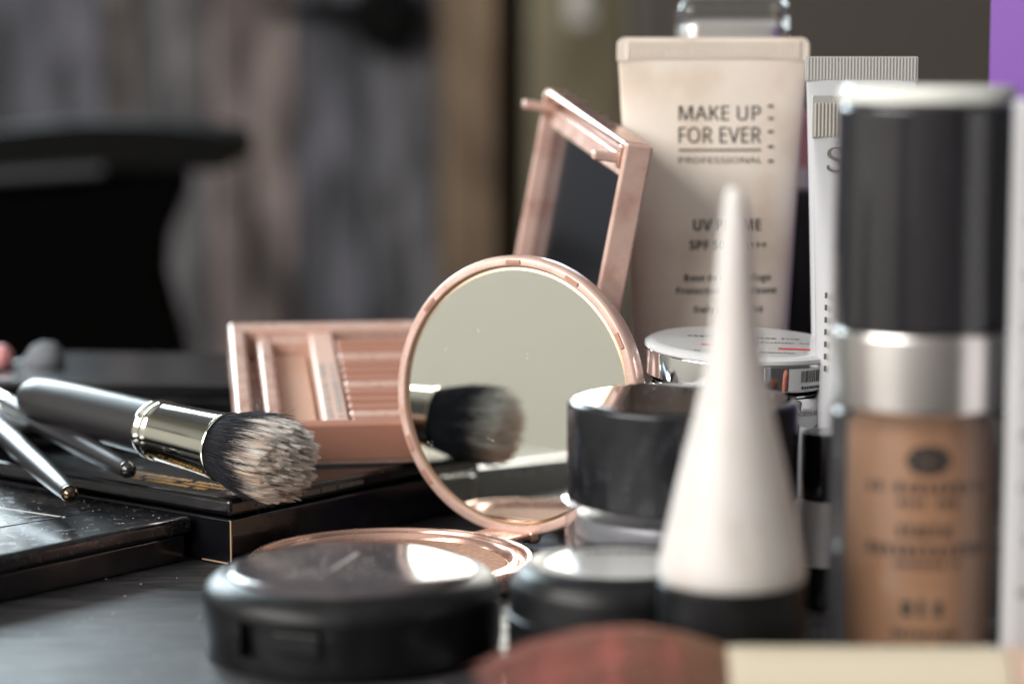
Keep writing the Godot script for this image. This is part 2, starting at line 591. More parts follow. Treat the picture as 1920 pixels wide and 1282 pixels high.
	part("leg", lathe_mesh([[0, 0], [0.16, 0], [0.16, 0.02], [0.03, 0.04], [0.03, 0.33], [0, 0.33]], 40), M.chair_black, ch, Vector3(-0.4, -0.05, 0))


# ------------------------------------------------------------------ left: black palettes
func black_palettes() -> void:
	var K := Vector3(-0.0838, 0, -0.7024)
	var a1 := Vector3(-0.783, 0, -0.622).normalized()
	var a2 := Vector3(0.622, 0, -0.783).normalized()
	var b := Basis(-a1, Vector3.UP, -a2)      # x to the right along the long edge, z towards the camera-left edge
	var w := 0.24
	var d := 0.20
	# the box: origin at its middle
	var mid := K + a1 * w / 2 + a2 * d / 2
	var box := thing("black_palette", "worn black card palette box under the stippling brush, its corner towards the camera", "make-up palette", mid, b)
	part("tray", rbox_mesh(Vector3(w - 0.002, 0.0142, d - 0.002), 0.0008), M.black_card, box, Vector3(0, 0.0071, 0))
	part("lid", rbox_mesh(Vector3(w, 0.0052, d), 0.0015), M.black_card, box, Vector3(0, 0.0178, 0))
	# worn card edge showing at the corner
	part("worn_edge", rbox_mesh(Vector3(0.0005, 0.0125, 0.0005), 0.0002), M.card_edge, box, Vector3(w / 2 - 0.0011, 0.0075, d / 2 - 0.0011))
	part("worn_edge", rbox_mesh(Vector3(0.011, 0.0005, 0.0005), 0.0002), M.card_edge, box, Vector3(w / 2 - 0.0075, 0.0008, d / 2 - 0.0006))
	# gold lettering on the lid, too small and too flat to read
	for r in 3:
		unreadable_line(box, 0.036 + 0.005 * r, 0.0026, func(px: float, py: float) -> Array: return [Vector3(w / 2 - 0.034 + px, 0.02052, d / 2 - 0.0075 - r * 0.0036 - py), Vector3.UP], M.gold_print)
	# row of scratched marks along its right side
	unreadable_line(box, 0.05, 0.0016, func(px: float, py: float) -> Array: return [Vector3(w / 2 + 0.0001, 0.0177 + py, d / 2 - 0.034 - px), Vector3.RIGHT], M.ink_soft)

	# dusty palette lying in front of it, running out of the picture at the left
	var w2 := 0.15
	var d2 := 0.14
	var kc := K + a1 * 0.0155 - a2 * 0.0008
	var lidm := kc + a1 * w2 / 2 - a2 * d2 / 2
	var pal := thing("dusty_palette", "dusty black eyeshadow palette with scratched lid, at the left edge", "make-up palette", lidm, b)
	part("tray", rbox_mesh(Vector3(w2 - 0.003, 0.0086, d2 - 0.003), 0.001), M.black_lacquer, pal, Vector3(0, 0.0043, 0))
	part("lid", rbox_mesh(Vector3(w2, 0.0052, d2), 0.0015), M.dusty_lid, pal, Vector3(0, 0.0113, 0))
	for q in [[-0.028, 0.0], [0.008, 0.0], [0.044, 0.0]]:
		part("scratch", rbox_mesh(Vector3(0.0006, 0.0003, 0.052), 0.0001), M.chair_grey, pal, Vector3(q[0], 0.01392, -0.028), yaw(-6))
	for q in [[-0.02, -0.024], [0.03, -0.012]]:
		part("scratch", rbox_mesh(Vector3(0.034, 0.0003, 0.0007), 0.0001), M.label_grey, pal, Vector3(q[0], 0.01392, q[1] - 0.031), yaw(5))

	var sp := Shape.new()
	for i in 420:
		var l := rng.randf_range(0.00006, 0.00028)
		sp.rbox(Vector3(l, l * 0.5, l * rng.randf_range(0.8, 2.6)), l * 0.2, Transform3D(Basis(Vector3.UP, rng.randf() * TAU), Vector3(rng.randf_range(-w2 / 2, w2 / 2), 0.0139, rng.randf_range(-d2 / 2, d2 / 2)) * Vector3(0.96, 1, 0.96)), 1)
	part("dust_specks", sp.mesh(), M.dust, pal).set_meta("kind", "stuff")
	# palette stacked at the back
	var back := thing("back_palette", "black palette at the back of the stack, behind the stippling brush handle", "make-up palette", Vector3(-0.096, 0.0204, -0.893), yaw(-5))
	part("tray", rbox_mesh(Vector3(0.178, 0.008, 0.08), 0.001), M.black_card, back, Vector3(0, 0.004, 0))
	part("lid", rbox_mesh(Vector3(0.18, 0.0062, 0.082), 0.0016), M.black_lacquer, back, Vector3(0, 0.0113, 0))
	var back2 := thing("slim_palette", "slim black palette lying flat between the big box and the copper tray", "make-up palette", Vector3(-0.157, 0.0204, -0.823), yaw(14))
	part("tray", rbox_mesh(Vector3(0.09, 0.004, 0.05), 0.001), M.black_card, back2, Vector3(0, 0.002, 0))
	part("lid", rbox_mesh(Vector3(0.092, 0.003, 0.052), 0.0012), M.black_lacquer, back2, Vector3(0, 0.0056, 0))
	# two blurred caps at the far left
	var gc := thing("grey_sponge", "blurred grey rounded applicator behind the brush handle", "applicator", Vector3(-0.1775, 0.0365, -0.9), along(Vector3(0.7, 0.25, 0.2)))
	part("head", lathe_mesh([[0, -0.007], [0.004, -0.006], [0.0066, -0.002], [0.007, 0.002], [0.0055, 0.006], [0.003, 0.0078], [0, 0.008]], 32), mat("sponge", srgb(112, 116, 122), 0.8), gc)
	part("handle", lathe_mesh([[0, -0.04], [0.0025, -0.04], [0.003, -0.006], [0, -0.006]], 24), M.handle_black, gc)
	var pc := thing("pink_pencil", "blurred pink pencil end at the left edge of the picture", "pencil", Vector3(-0.1945, 0.0375, -0.9), along(Vector3(1, 0.08, 0.15)))
	part("cap", lathe_mesh([[0, -0.004], [0.0045, -0.004], [0.005, -0.001], [0.0048, 0.003], [0.003, 0.005], [0, 0.0055]], 32), M.pink, pc)
	part("barrel", lathe_mesh([[0, -0.09], [0.0044, -0.09], [0.0044, -0.004], [0, -0.004]], 32), M.handle_black, pc)


# ------------------------------------------------------------------ copper contour palette (tray without its lid)
func copper_palette() -> void:
	var L := 0.095
	var W := 0.094
	var H := 0.0145
	var tilt := deg_to_rad(13.4)
	var b := yaw(8.2) * Basis(Vector3.RIGHT, tilt)    # z towards the camera, back raised
	var fl := Vector3(-0.0878, 0.0207, -0.756)          # front left bottom corner
	var o := thing("copper_palette", "open copper make-up tray with ribbed insert, propped on the black palettes", "make-up palette", fl, b)
	# axes: x right 0..W, y up, z from 0 (front) to -L (back)
	var t := 0.004
	part("base", rbox_mesh(Vector3(W, 0.003, L), 0.001), M.rose_plastic, o, Vector3(W / 2, 0.0015, -L / 2))
	part("front_wall", rbox_mesh(Vector3(W, H, t), 0.0012), M.rose_dark, o, Vector3(W / 2, H / 2, -t / 2))
	part("back_wall", rbox_mesh(Vector3(W, H, t + 0.003), 0.0014), M.rose_plastic, o, Vector3(W / 2, H / 2, -L + t / 2))
	part("side_wall", rbox_mesh(Vector3(0.0055, H - 0.0003, L - 0.0002), 0.0014), M.rose_plastic, o, Vector3(0.00275, H / 2, -L / 2))
	part("side_wall", rbox_mesh(Vector3(t, H - 0.0003, L - 0.0002), 0.0014), M.rose_plastic, o, Vector3(W - t / 2, H / 2, -L / 2))
	part("rib", rbox_mesh(Vector3(0.0055, 0.010, L - 0.006), 0.0016), M.rose_plastic, o, Vector3(0.0122, 0.0072, -L / 2))
	var pan := mat("beige_pan", srgb(196, 160, 140), 0.6)
	part("pan", rbox_mesh(Vector3(0.012, 0.004, L - 0.02), 0.001), pan, o, Vector3(0.021, 0.0052, -L / 2 + 0.003))
	part("pan_end", rbox_mesh(Vector3(0.0135, 0.0095, 0.006), 0.001), M.rose_plastic, o, Vector3(0.0215, 0.0072, -L + 0.0085))
	var div := part("divider", rbox_mesh(Vector3(0.0085, 0.0105, L - 0.006), 0.0012), mat("pale_rose", srgb(222, 190, 176), 0.45), o, Vector3(0.0322, 0.0076, -L / 2))
	for r in 2:
		unreadable_line(div, 0.05, 0.0022, func(px: float, py: float) -> Array: return [Vector3(-0.0016 + r * 0.0034 + py, 0.00532, 0.014 - px), Vector3.UP], M.label_grey)
	var nrib := 12
	for i in nrib:
		var z := -0.0075 - i * (L - 0.016) / nrib
		part("slat", rbox_mesh(Vector3(W - 0.0415, 0.0105, 0.0040), 0.0014), M.rose_dark if i % 4 != 1 else M.rose_plastic, o, Vector3(0.0368 + (W - 0.0415) / 2, 0.0076, z))


# ------------------------------------------------------------------ the rectangular mirror lid leaning on the tube
func mirror_lid() -> void:
	var p1 := Vector3(0.0358, 0.1245, -0.749)
	var p1b := Vector3(0.0130, 0.0006, -0.762)
	var p2 := Vector3(0.0118, 0.1395, -0.852)
	var up := (p1 - p1b).normalized()
	var far := (p2 - p1)
	var hgt := (p1 - p1b).length()
	far = (far - up * far.dot(up))
	var wid := far.length()
	far = far.normalized()
	var nrm := up.cross(far).normalized()           # face
	if nrm.x > 0:
		nrm = -nrm
	var b := Basis(far, up, nrm)
	if b.determinant() < 0:
		b = Basis(-far, up, nrm)
	var sx := 1.0 if b.x.dot(far) > 0 else -1.0
	var o := thing("rectangular_mirror_lid", "rose gold rectangular mirror lid leaning against the beige tube", "mirror", p1b, b)
	var T := 0.009
	var fr := 0.0065
	# local: x 0..wid*sx, y 0..hgt, z = face (open side) at 0, back at -T
	part("back_plate", rbox_mesh(Vector3(wid - 0.002, hgt - 0.002, 0.002), 0.0008), M.rose_plastic, o, Vector3(sx * wid / 2, hgt / 2, -T + 0.0012))
	part("mirror", rbox_mesh(Vector3(wid - 0.006, hgt - fr * 2 - 0.006, 0.0012), 0.0002), M.dim_mirror, o, Vector3(sx * wid / 2, hgt / 2 - 0.003, -T + 0.0032))
	part("mirror_bed", rbox_mesh(Vector3(wid - 0.0056, 0.0065, 0.0032), 0.0006), M.rose_plastic, o, Vector3(sx * wid / 2, hgt - fr - 0.0028, -T + 0.0042))
	part("near_rim", rbox_mesh(Vector3(0.0026, hgt, T), 0.0011), M.rose_plastic, o, Vector3(sx * 0.0013, hgt / 2, -T / 2))
	part("far_rim", rbox_mesh(Vector3(0.0026, hgt, T), 0.0011), M.rose_plastic, o, Vector3(sx * (wid - 0.0013), hgt / 2, -T / 2))
	part("top_rim", rbox_mesh(Vector3(wid - 0.0052, 0.0026, T - 0.0003), 0.0011), M.rose_metal, o, Vector3(sx * wid / 2, hgt - 0.0013, -T / 2))
	part("bottom_rim", rbox_mesh(Vector3(wid - 0.0052, 0.0026, T - 0.0003), 0.0011), M.rose_plastic, o, Vector3(sx * wid / 2, 0.0013, -T / 2))
	for q in [0.0058, wid - 0.0058]:
		part("hinge_pin", rbox_mesh(Vector3(0.0035, 0.0032, 0.0125), 0.0012), M.rose_plastic, o, Vector3(sx * q, hgt - 0.006, 0.0025))
		part("hinge_lug", rbox_mesh(Vector3(0.0024, 0.0078, 0.006), 0.001), M.rose_metal, o, Vector3(sx * (q - signf(q - wid / 2) * -0.0022), hgt - 0.005, -0.002))


# ------------------------------------------------------------------ round compact standing open
func mirror_compact() -> void:
	var base_at := Vector3(-0.0354, 0.0004, -0.6880)
	var o := thing("round_mirror_compact", "round copper powder compact standing open, its mirror showing the brush", "compact", base_at)
	var R := 0.0424
	# base: outer rim, groove, inner rim, recessed powder
	part("base", lathe_mesh([[0, 0], [R - 0.002, 0], [R - 0.0003, 0.0012], [R, 0.003], [R - 0.0004, 0.0056], [R - 0.0012, 0.0064], [R - 0.0024, 0.0064], [R - 0.0030, 0.0058], [R - 0.0033, 0.0046], [R - 0.0046, 0.0044], [R - 0.005, 0.0054], [R - 0.0056, 0.0058], [R - 0.0066, 0.0058], [R - 0.0074, 0.005], [R - 0.008, 0.0036], [0, 0.0036]], 128), M.rose_metal, o)
	part("powder", lathe_mesh([[0, 0.0037], [R - 0.0082, 0.0037], [R - 0.0088, 0.0042], [R * 0.5, 0.0043], [0, 0.0043]], 96), M.powder, o)
	# lid
	var nrm := Vector3(-0.515, 0.055, 0.855).normalized()
	var c := Vector3(0.0006, 0.0468, -0.735)
	var upv := (Vector3.UP - nrm * nrm.y).normalized()
	var lid := Basis(upv.cross(nrm).normalized(), nrm, -upv)
	if lid.determinant() < 0:
		lid.x = -lid.x
	var r := 0.0437
	var at := c - base_at
	part("mirror_rim", lathe_mesh([[0, -0.0075], [r - 0.003, -0.0075], [r - 0.0008, -0.0062], [r, -0.004], [r - 0.0001, -0.0008], [r - 0.0007, 0.0001], [r - 0.0014, 0.0004], [r - 0.0030, 0.0004], [r - 0.0034, 0.0], [r - 0.0036, -0.0012], [r - 0.0042, -0.0016], [0, -0.0018]], 160), M.rose_plastic, o, at, lid)
	part("glass_edge", lathe_mesh([[r - 0.0042, -0.0017], [r - 0.0038, -0.0015], [r - 0.0038, -0.0009], [r - 0.0046, -0.0007]], 160), M.mirror_edge, o, at, lid)
	part("mirror", lathe_mesh([[r - 0.0045, -0.0016], [r - 0.0046, -0.0008], [0, -0.0008]], 128), M.mirror, o, at, lid)
	# moulded notches in the rim
	for deg in [62.0, 92.0, 140.0, 205.0, 222.0, 28.0]:
		var a := deg_to_rad(deg)
		var mid := Vector3(cos(a) * (r - 0.0021), 0.00052, -sin(a) * (r - 0.0021))
		part("notch", rbox_mesh(Vector3(0.0052, 0.0006, 0.0013), 0.0002), M.rose_dark, o, at + lid * mid, lid * Basis(Vector3.UP, a + PI / 2))
	# hinge between base and lid
	var hp := c - upv * (r - 0.001) - nrm * 0.003 - base_at
	var dirh := Vector3(hp.x, 0, hp.z).normalized()
	var gap := Vector2(hp.x, hp.z).length() - R + 0.004
	part("hinge_arm", rbox_mesh(Vector3(0.016, 0.0024, gap), 0.001), M.rose_metal, o, dirh * (R - 0.003 + gap / 2) + Vector3(0, 0.0034, 0), Basis.looking_at(dirh))
	part("hinge", rbox_mesh(Vector3(0.019, 0.0052, 0.0052), 0.0022), M.rose_metal, o, Vector3(hp.x, 0.0034, hp.z), Basis.looking_at(dirh))
	# specks of powder on the glass
	var s := Shape.new()
	var rr := 0.0
	var a := 0.0
	for i in 34:
		if i % 4 == 0:
			rr = sqrt(rng.randf()) * (r - 0.008)
			a = rng.randf() * TAU
		rr = clampf(rr + rng.randfn() * 0.0009, 0.0, r - 0.006)
		a += rng.randfn() * 0.05
		var q := Vector3(cos(a) * rr, -0.00072, sin(a) * rr)
		var l := rng.randf_range(0.00008, 0.00026)
		s.rbox(Vector3(l, 0.00008, l * rng.randf_range(0.8, 2.4)), 0.00002, Transform3D(Basis(Vector3.UP, rng.randf() * TAU), q), 1)
	part("dust_specks", s.mesh(), M.dust, o, at, lid).set_meta("kind", "stuff")


# ------------------------------------------------------------------ brushes
func stippling_brush() -> void:
	var e := Vector3(-0.0862, 0.0332, -0.7195)         # ferrule mouth
	var dir := Vector3(0.725, -0.052, 0.685).normalized()
	var o := thing("stippling_brush", "duo-fibre stippling brush with nickel ferrule and white-tipped black bristles", "make-up brush", e, along(dir))
	part("handle", lathe_mesh([[0, -0.104], [0.0036, -0.1036], [0.0058, -0.102], [0.0070, -0.099], [0.0077, -0.092], [0.0083, -0.075], [0.0086, -0.05], [0.0087, -0.034], [0, -0.034]], 64), M.handle_black, o)
	var f := part("ferrule", lathe_mesh([[0.0086, -0.0365], [0.0091, -0.0362], [0.0095, -0.0352], [0.0095, -0.0345], [0.009, -0.0336], [0.0089, -0.0333], [0.0093, -0.0326], [0.0097, -0.0316], [0.0096, -0.0306], [0.0092, -0.0298], [0.0093, -0.029], [0.0099, -0.012], [0.0105, -0.001], [0.0107, -0.0002], [0.0106, 0.0003], [0.0102, 0.0003], [0.010, -0.002]], 96), M.gold_nickel, o)
	part("lip", lathe_mesh([[0.0104, -0.0009], [0.0109, -0.0007], [0.0110, -0.0001], [0.0108, 0.0004], [0.0103, 0.0004]], 96), M.nickel, f)
	var L := 0.033
	var r0 := 0.0099
	var r1 := 0.0128
	# a solid dark core so that nothing shows between the hairs
	part("bristle_core", lathe_mesh([[0, -0.002], [0.0094, -0.002], [0.0106, 0.008], [0.0112, 0.018], [0.0102, 0.0225], [0.006, 0.0245], [0, 0.025]], 48), mat("core", srgb(20, 18, 18), 0.9), o)
	# the long white-tipped fibres stand in tufts
	var tufts := []
	for i in 560:
		var best := Vector2.ZERO
		var far := -1.0
		for tries in 8:
			var c := Vector2.from_angle(rng.randf() * TAU) * sqrt(rng.randf())
			var near := 9.0
			for t in tufts:
				near = minf(near, c.distance_to(t[0]))
			if near > far:
				far = near
				best = c
		var stain := clampf(0.30 + best.dot(Vector2(0.5, 0.6)) * 0.75 + rng.randfn() * 0.22, 0.0, 1.0)
		tufts.append([best, rng.randf_range(0.86, 1.02), stain, rng.randf_range(0.2, 0.58), Vector2(rng.randfn(), rng.randfn()) * 0.0005])
	var white := Shape.new()
	for i in 13000:
		var q := (sqrt(rng.randf()) if i % 5 < 3 else sqrt(rng.randf_range(0.6, 1.0))) * 0.965
		var u := Vector2.from_angle(rng.randf() * TAU) * q
		var tf: Array = tufts[0]
		var near := 9.0
		for t in tufts:
			var dd := u.distance_squared_to(t[0])
			if dd < near:
				near = dd
				tf = t
		var pull: float = tf[3]
		var tip: Vector2 = u.lerp(tf[0], pull) * r1 + tf[4] + Vector2(rng.randfn(), rng.randfn()) * 0.00022
		var len_: float = (L - 0.0048 * q * q) * tf[1] * rng.randf_range(0.88, 1.0)
		var c1 := Color(1.0, 0.98, 0.95).lerp(Color(0.74, 0.50, 0.33), tf[2] * 0.7).darkened(rng.randf() * 0.18)
		var pts := []
		for k in 6:
			var t := k / 5.0
			var lat := (u * r0 * 0.96).lerp(u * r1, pow(t, 0.9)).lerp(tip, t * t) + u * 0.0009 * sin(t * PI)
			pts.append(Vector3(lat.x, len_ * t, lat.y))
		white.hair(pts, 0.000075, Color(0.010, 0.010, 0.013), c1, rng.randf() * TAU, 0.50 + 0.2 * rng.randf())
	part("white_bristles", white.mesh(), M.hair, o).set_meta("kind", "stuff")
	var black := Shape.new()
	for i in 8000:
		var q := sqrt(rng.randf_range(0.8, 1.03)) if i % 2 else sqrt(rng.randf())
		var a := rng.randf() * TAU
		var u := Vector2(cos(a), sin(a)) * q
		var side := clampf(-u.dot(Vector2(0.1, 0.99)), 0.0, 1.0)
		var len_ := L * rng.randf_range(0.25, 0.62) * (1.0 - 0.12 * q)
		if rng.randf() < 0.34:
			len_ = L * rng.randf_range(0.5, 0.88) * (1.0 - 0.12 * q)
		var pts := []
		var bend := Vector2(rng.randfn(), rng.randfn()) * 0.0005
		for k in 4:
			var t := k / 3.0
			var f2 := t * len_ / L
			var lat := (u * (r0 + 0.0003)).lerp(u * (r1 + 0.0006), pow(f2, 0.85)) + u * 0.0012 * sin(f2 * PI) + bend * t * t
			pts.append(Vector3(lat.x, len_ * t, lat.y))
		black.hair(pts, 0.00008, Color(0.010, 0.010, 0.013), Color(0.02, 0.02, 0.028).lightened(rng.randf() * 0.05), rng.randf() * TAU)
	# loose strays
	for i in 60:
		var a := rng.randf() * TAU
		var u := Vector2(cos(a), sin(a))
		var l := rng.randf_range(0.004, 0.013)
		var at := rng.randf_range(0.002, 0.016)
		var pts := []
		var sway := Vector3(rng.randfn(), rng.randfn(), rng.randfn()) * 0.0016
		for k in 5:
			var t := k / 4.0
			var rr := 0.0106 + at * 0.1 + l * 0.5 * pow(t, 1.3)
			pts.append(Vector3(u.x * rr, at + l * t * 0.8, u.y * rr) + sway * t * t)
		black.hair(pts, 0.00006, Color(0.02, 0.02, 0.02), Color(0.05, 0.04, 0.035), 0.0)
	part("black_bristles", black.mesh(), M.hair, o).set_meta("kind", "stuff")


func thin_brushes() -> void:
	var spec := [
		[Vector3(-0.1330, 0.0208, -0.7100), Vector3(-0.1720, 0.0272, -0.7945), "slim dark brush handle nearest the camera, its ball end over the dusty palette"],
		[Vector3(-0.1183, 0.0250, -0.7282), Vector3(-0.1775, 0.0335, -0.8205), "slim dark brush handle behind another, its ball end next to the gold print"],
	]
	for s in spec:
		var dir: Vector3 = (s[1] - s[0]).normalized()
		var o := thing("slim_brush", s[2], "make-up brush", s[0], along(dir), "slim brush handles on the black palettes")
		part("handle", lathe_mesh([[0, 0.0012], [0.0024, 0.0014], [0.0027, 0.003], [0.0031, 0.010], [0.0037, 0.03], [0.0039, 0.06], [0.0036, 0.085], [0.0033, 0.1], [0, 0.1]], 40), M.handle_black, o)
		part("ball_end", lathe_mesh([[0, -0.0028], [0.0012, -0.0026], [0.0022, -0.0016], [0.0027, 0.0], [0.0025, 0.0014], [0.0019, 0.0022], [0, 0.0024]], 32), mat("dark_nickel", srgb(92, 80, 66), 0.15, 1.0) if s == spec[0] else M.black_lacquer, o)
		part("ferrule", lathe_mesh([[0, 0.1], [0.0033, 0.1], [0.0034, 0.102], [0.0028, 0.125], [0, 0.125]], 40), M.nickel, o)
		part("bristles", lathe_mesh([[0, 0.125], [0.0026, 0.125], [0.0033, 0.133], [0.0022, 0.141], [0, 0.144]], 32), M.chair_black, o)


func powder_brush() -> void:
	var at := Vector3(0.0478, 0.0122, -0.5145)
	var o := thing("powder_brush", "big red-brown powder brush with beige handle lying blurred in front of everything", "make-up brush", at, along(Vector3(1, 0.0, 0.012)))
	# y runs along the handle to the right; bristles to negative y
	part("ferrule", lathe_mesh([[0.0102, -0.001], [0.0110, -0.0005], [0.0112, 0.003], [0.0111, 0.058], [0.0108, 0.0605], [0, 0.061]], 64), M.wood_handle, o)
	part("collar", lathe_mesh([[0.0, 0.0612], [0.0112, 0.0612], [0.0114, 0.063], [0.0108, 0.066], [0, 0.066]], 64), mat("pink_beige", srgb(206, 178, 160), 0.4), o)
	part("handle", lathe_mesh([[0, 0.0662], [0.0106, 0.0662], [0.0102, 0.08], [0.0088, 0.12], [0.006, 0.15], [0, 0.154]], 64), M.red_brown, o)
	var core := lathe_mesh([[0, -0.052], [0.007, -0.049], [0.0122, -0.040], [0.0150, -0.026], [0.0142, -0.013], [0.0108, -0.002], [0, -0.001]], 48)
	part("bristle_core", core, mat("brush_core", srgb(150, 84, 78), 0.9), o, Vector3(0, 0, 0))
	var s := Shape.new()
	for i in 3600:
		var q := sqrt(rng.randf_range(0.25, 1.0))
		var a := rng.randf() * TAU
		var u := Vector2(cos(a), sin(a)) * q
		var len_ := 0.063 * (1.0 - 0.3 * q * q) * rng.randf_range(0.82, 1.0)
		var pts := []
		for k in 5:
			var t := k / 4.0
			var w := 0.0108 + 0.0058 * sin(minf(t * 1.15, 1.0) * PI * 0.62) - 0.004 * t * t * t
			pts.append(Vector3(u.x * w, -len_ * t, u.y * w))
		var c := Color(0.40, 0.14, 0.14).lerp(Color(0.46, 0.25, 0.20), clampf(rng.randf() * 1.2, 0, 1)).darkened(rng.randf() * 0.3)
		s.hair(pts, 0.00016, Color(0.34, 0.20, 0.13).darkened(rng.randf() * 0.3), c, rng.randf() * TAU)
	part("bristles", s.mesh(), M.hair, o).set_meta("kind", "stuff")


# ------------------------------------------------------------------ black compacts in front
func round_compacts() -> void:
	var r := 0.0383
	var o := thing("black_compact", "large black round powder compact with notched clasp, at the front of the table", "compact", Vector3(-0.0412, 0.0003, -0.6068), Basis.from_scale(Vector3(1, 1.08, 1)))
	# the clasp notch is cut out of the wall: the wall is swept round except there
	var a0 := deg_to_rad(133.0)
	var a1 := deg_to_rad(97.0)
	var top := 0.0188
	var wall := Shape.new()
	wall.lathe([[r - 0.0015, 0.0], [r - 0.0003, 0.0008], [r, 0.003], [r, 0.0122]], 96, Transform3D(), a0, a0 + TAU - (a0 - a1))
	wall.lathe([[r - 0.0015, 0.0], [r - 0.0003, 0.0008], [r, 0.003], [r, 0.0042]], 24, Transform3D(), a1, a0)
	wall.lathe([[r, 0.0042], [r - 0.0032, 0.0042], [r - 0.0032, 0.0122]], 24, Transform3D(), a1, a0)
	for a in [a0, a1]:
		var q := Vector3(-sin(a), 0, cos(a)) * (-1.0 if a == a0 else 1.0)
		var d := Vector3(cos(a), 0, sin(a))
		var i := [wall.vert(d * r + Vector3.UP * 0.0042, q), wall.vert(d * (r - 0.0032) + Vector3.UP * 0.0042, q), wall.vert(d * (r - 0.0032) + Vector3.UP * 0.0122, q), wall.vert(d * r + Vector3.UP * 0.0122, q)]
		wall.quad(i[0], i[1], i[2], i[3])
	wall.lathe([[0, 0.0], [r - 0.0015, 0.0]], 64)
	part("wall", wall.mesh(), M.compact_black, o)
	part("lid", lathe_mesh([[r - 0.004, 0.0121], [r, 0.0123], [r + 0.0001, 0.0138], [r - 0.0006, 0.0158], [r - 0.0026, 0.0174], [r - 0.0042, 0.0182], [r - 0.0050, 0.0184], [r - 0.0056, 0.0181], [r - 0.0062, 0.0183]], 128), M.compact_black, o)
	part("window", lathe_mesh([[r - 0.0062, 0.0180], [r - 0.0064, 0.0190], [r - 0.0078, 0.0197], [r - 0.012, 0.0201], [0, 0.0203]], 128), M.compact_window, o)
	part("clasp", rbox_mesh(Vector3(0.0125, 0.0054, 0.002), 0.0008), M.compact_black, o, Vector3(cos(deg_to_rad(108)) * (r - 0.0022), 0.0084, sin(deg_to_rad(108)) * (r - 0.0022)), yaw(-18))
	part("scratch", rbox_mesh(Vector3(0.0005, 0.0002, 0.022), 0.0001), M.label_grey, o, Vector3(-0.002, 0.0203, -0.002), yaw(-14))

	specks(o, r * 0.6, 0.0203, 90)
	r = 0.0280
	o = thing("powder_jar", "black round powder box with clear lid, right of the large compact", "powder box", Vector3(0.0270, 0.0003, -0.5885))
	part("wall", lathe_mesh([[0, 0], [r - 0.0012, 0], [r - 0.0002, 0.0008], [r, 0.003], [r, 0.0118], [r + 0.0005, 0.0126], [r + 0.0005, 0.0138], [r - 0.0003, 0.0142], [r - 0.0003, 0.0205], [r - 0.0012, 0.0222], [r - 0.002, 0.0225]], 128), M.compact_black, o)
	part("lid", lathe_mesh([[r - 0.0016, 0.0224], [r - 0.0022, 0.0240], [r - 0.0040, 0.0256], [r - 0.0065, 0.0263], [r - 0.0085, 0.0262], [r - 0.0095, 0.0258]], 128), M.compact_black, o)
	part("window", lathe_mesh([[r - 0.0092, 0.0257], [r - 0.0110, 0.0264], [0, 0.0266]], 96), M.label_grey, o)
	unreadable_line(o, 0.024, 0.0032, func(px: float, py: float) -> Array: return [Vector3(0.0035 + px, 0.02668, -0.009 - py), Vector3.UP], M.ink)
	# thin steel spatula lying between the two
	o = thing("steel_spatula", "thin steel spatula end gleaming in the gap between the two black compacts", "spatula", Vector3(-0.0030, 0.0012, -0.566), yaw(3))
	part("blade", rbox_mesh(Vector3(0.0022, 0.0014, 0.028), 0.0006), M.silver, o, Vector3(0, 0, 0))
	part("tip", lathe_mesh([[0, 0], [0.0017, 0.0002], [0.002, 0.0008], [0.0016, 0.0014], [0, 0.0016]], 32), M.silver, o, Vector3(0, -0.0008, 0.0142))


func specks(parent: Node, r: float, y: float, count: int, hi := 0.0003) -> void:
	var s := Shape.new()
	for i in count:
		var q := sqrt(rng.randf()) * r
		var a := rng.randf() * TAU
		var l := rng.randf_range(0.00006, hi)
		s.rbox(Vector3(l, l * 0.5, l * rng.randf_range(0.8, 2.6)), l * 0.2, Transform3D(Basis(Vector3.UP, rng.randf() * TAU), Vector3(cos(a) * q, y + l * 0.2, sin(a) * q)), 1)
	part("dust_specks", s.mesh(), M.dust, parent).set_meta("kind", "stuff")


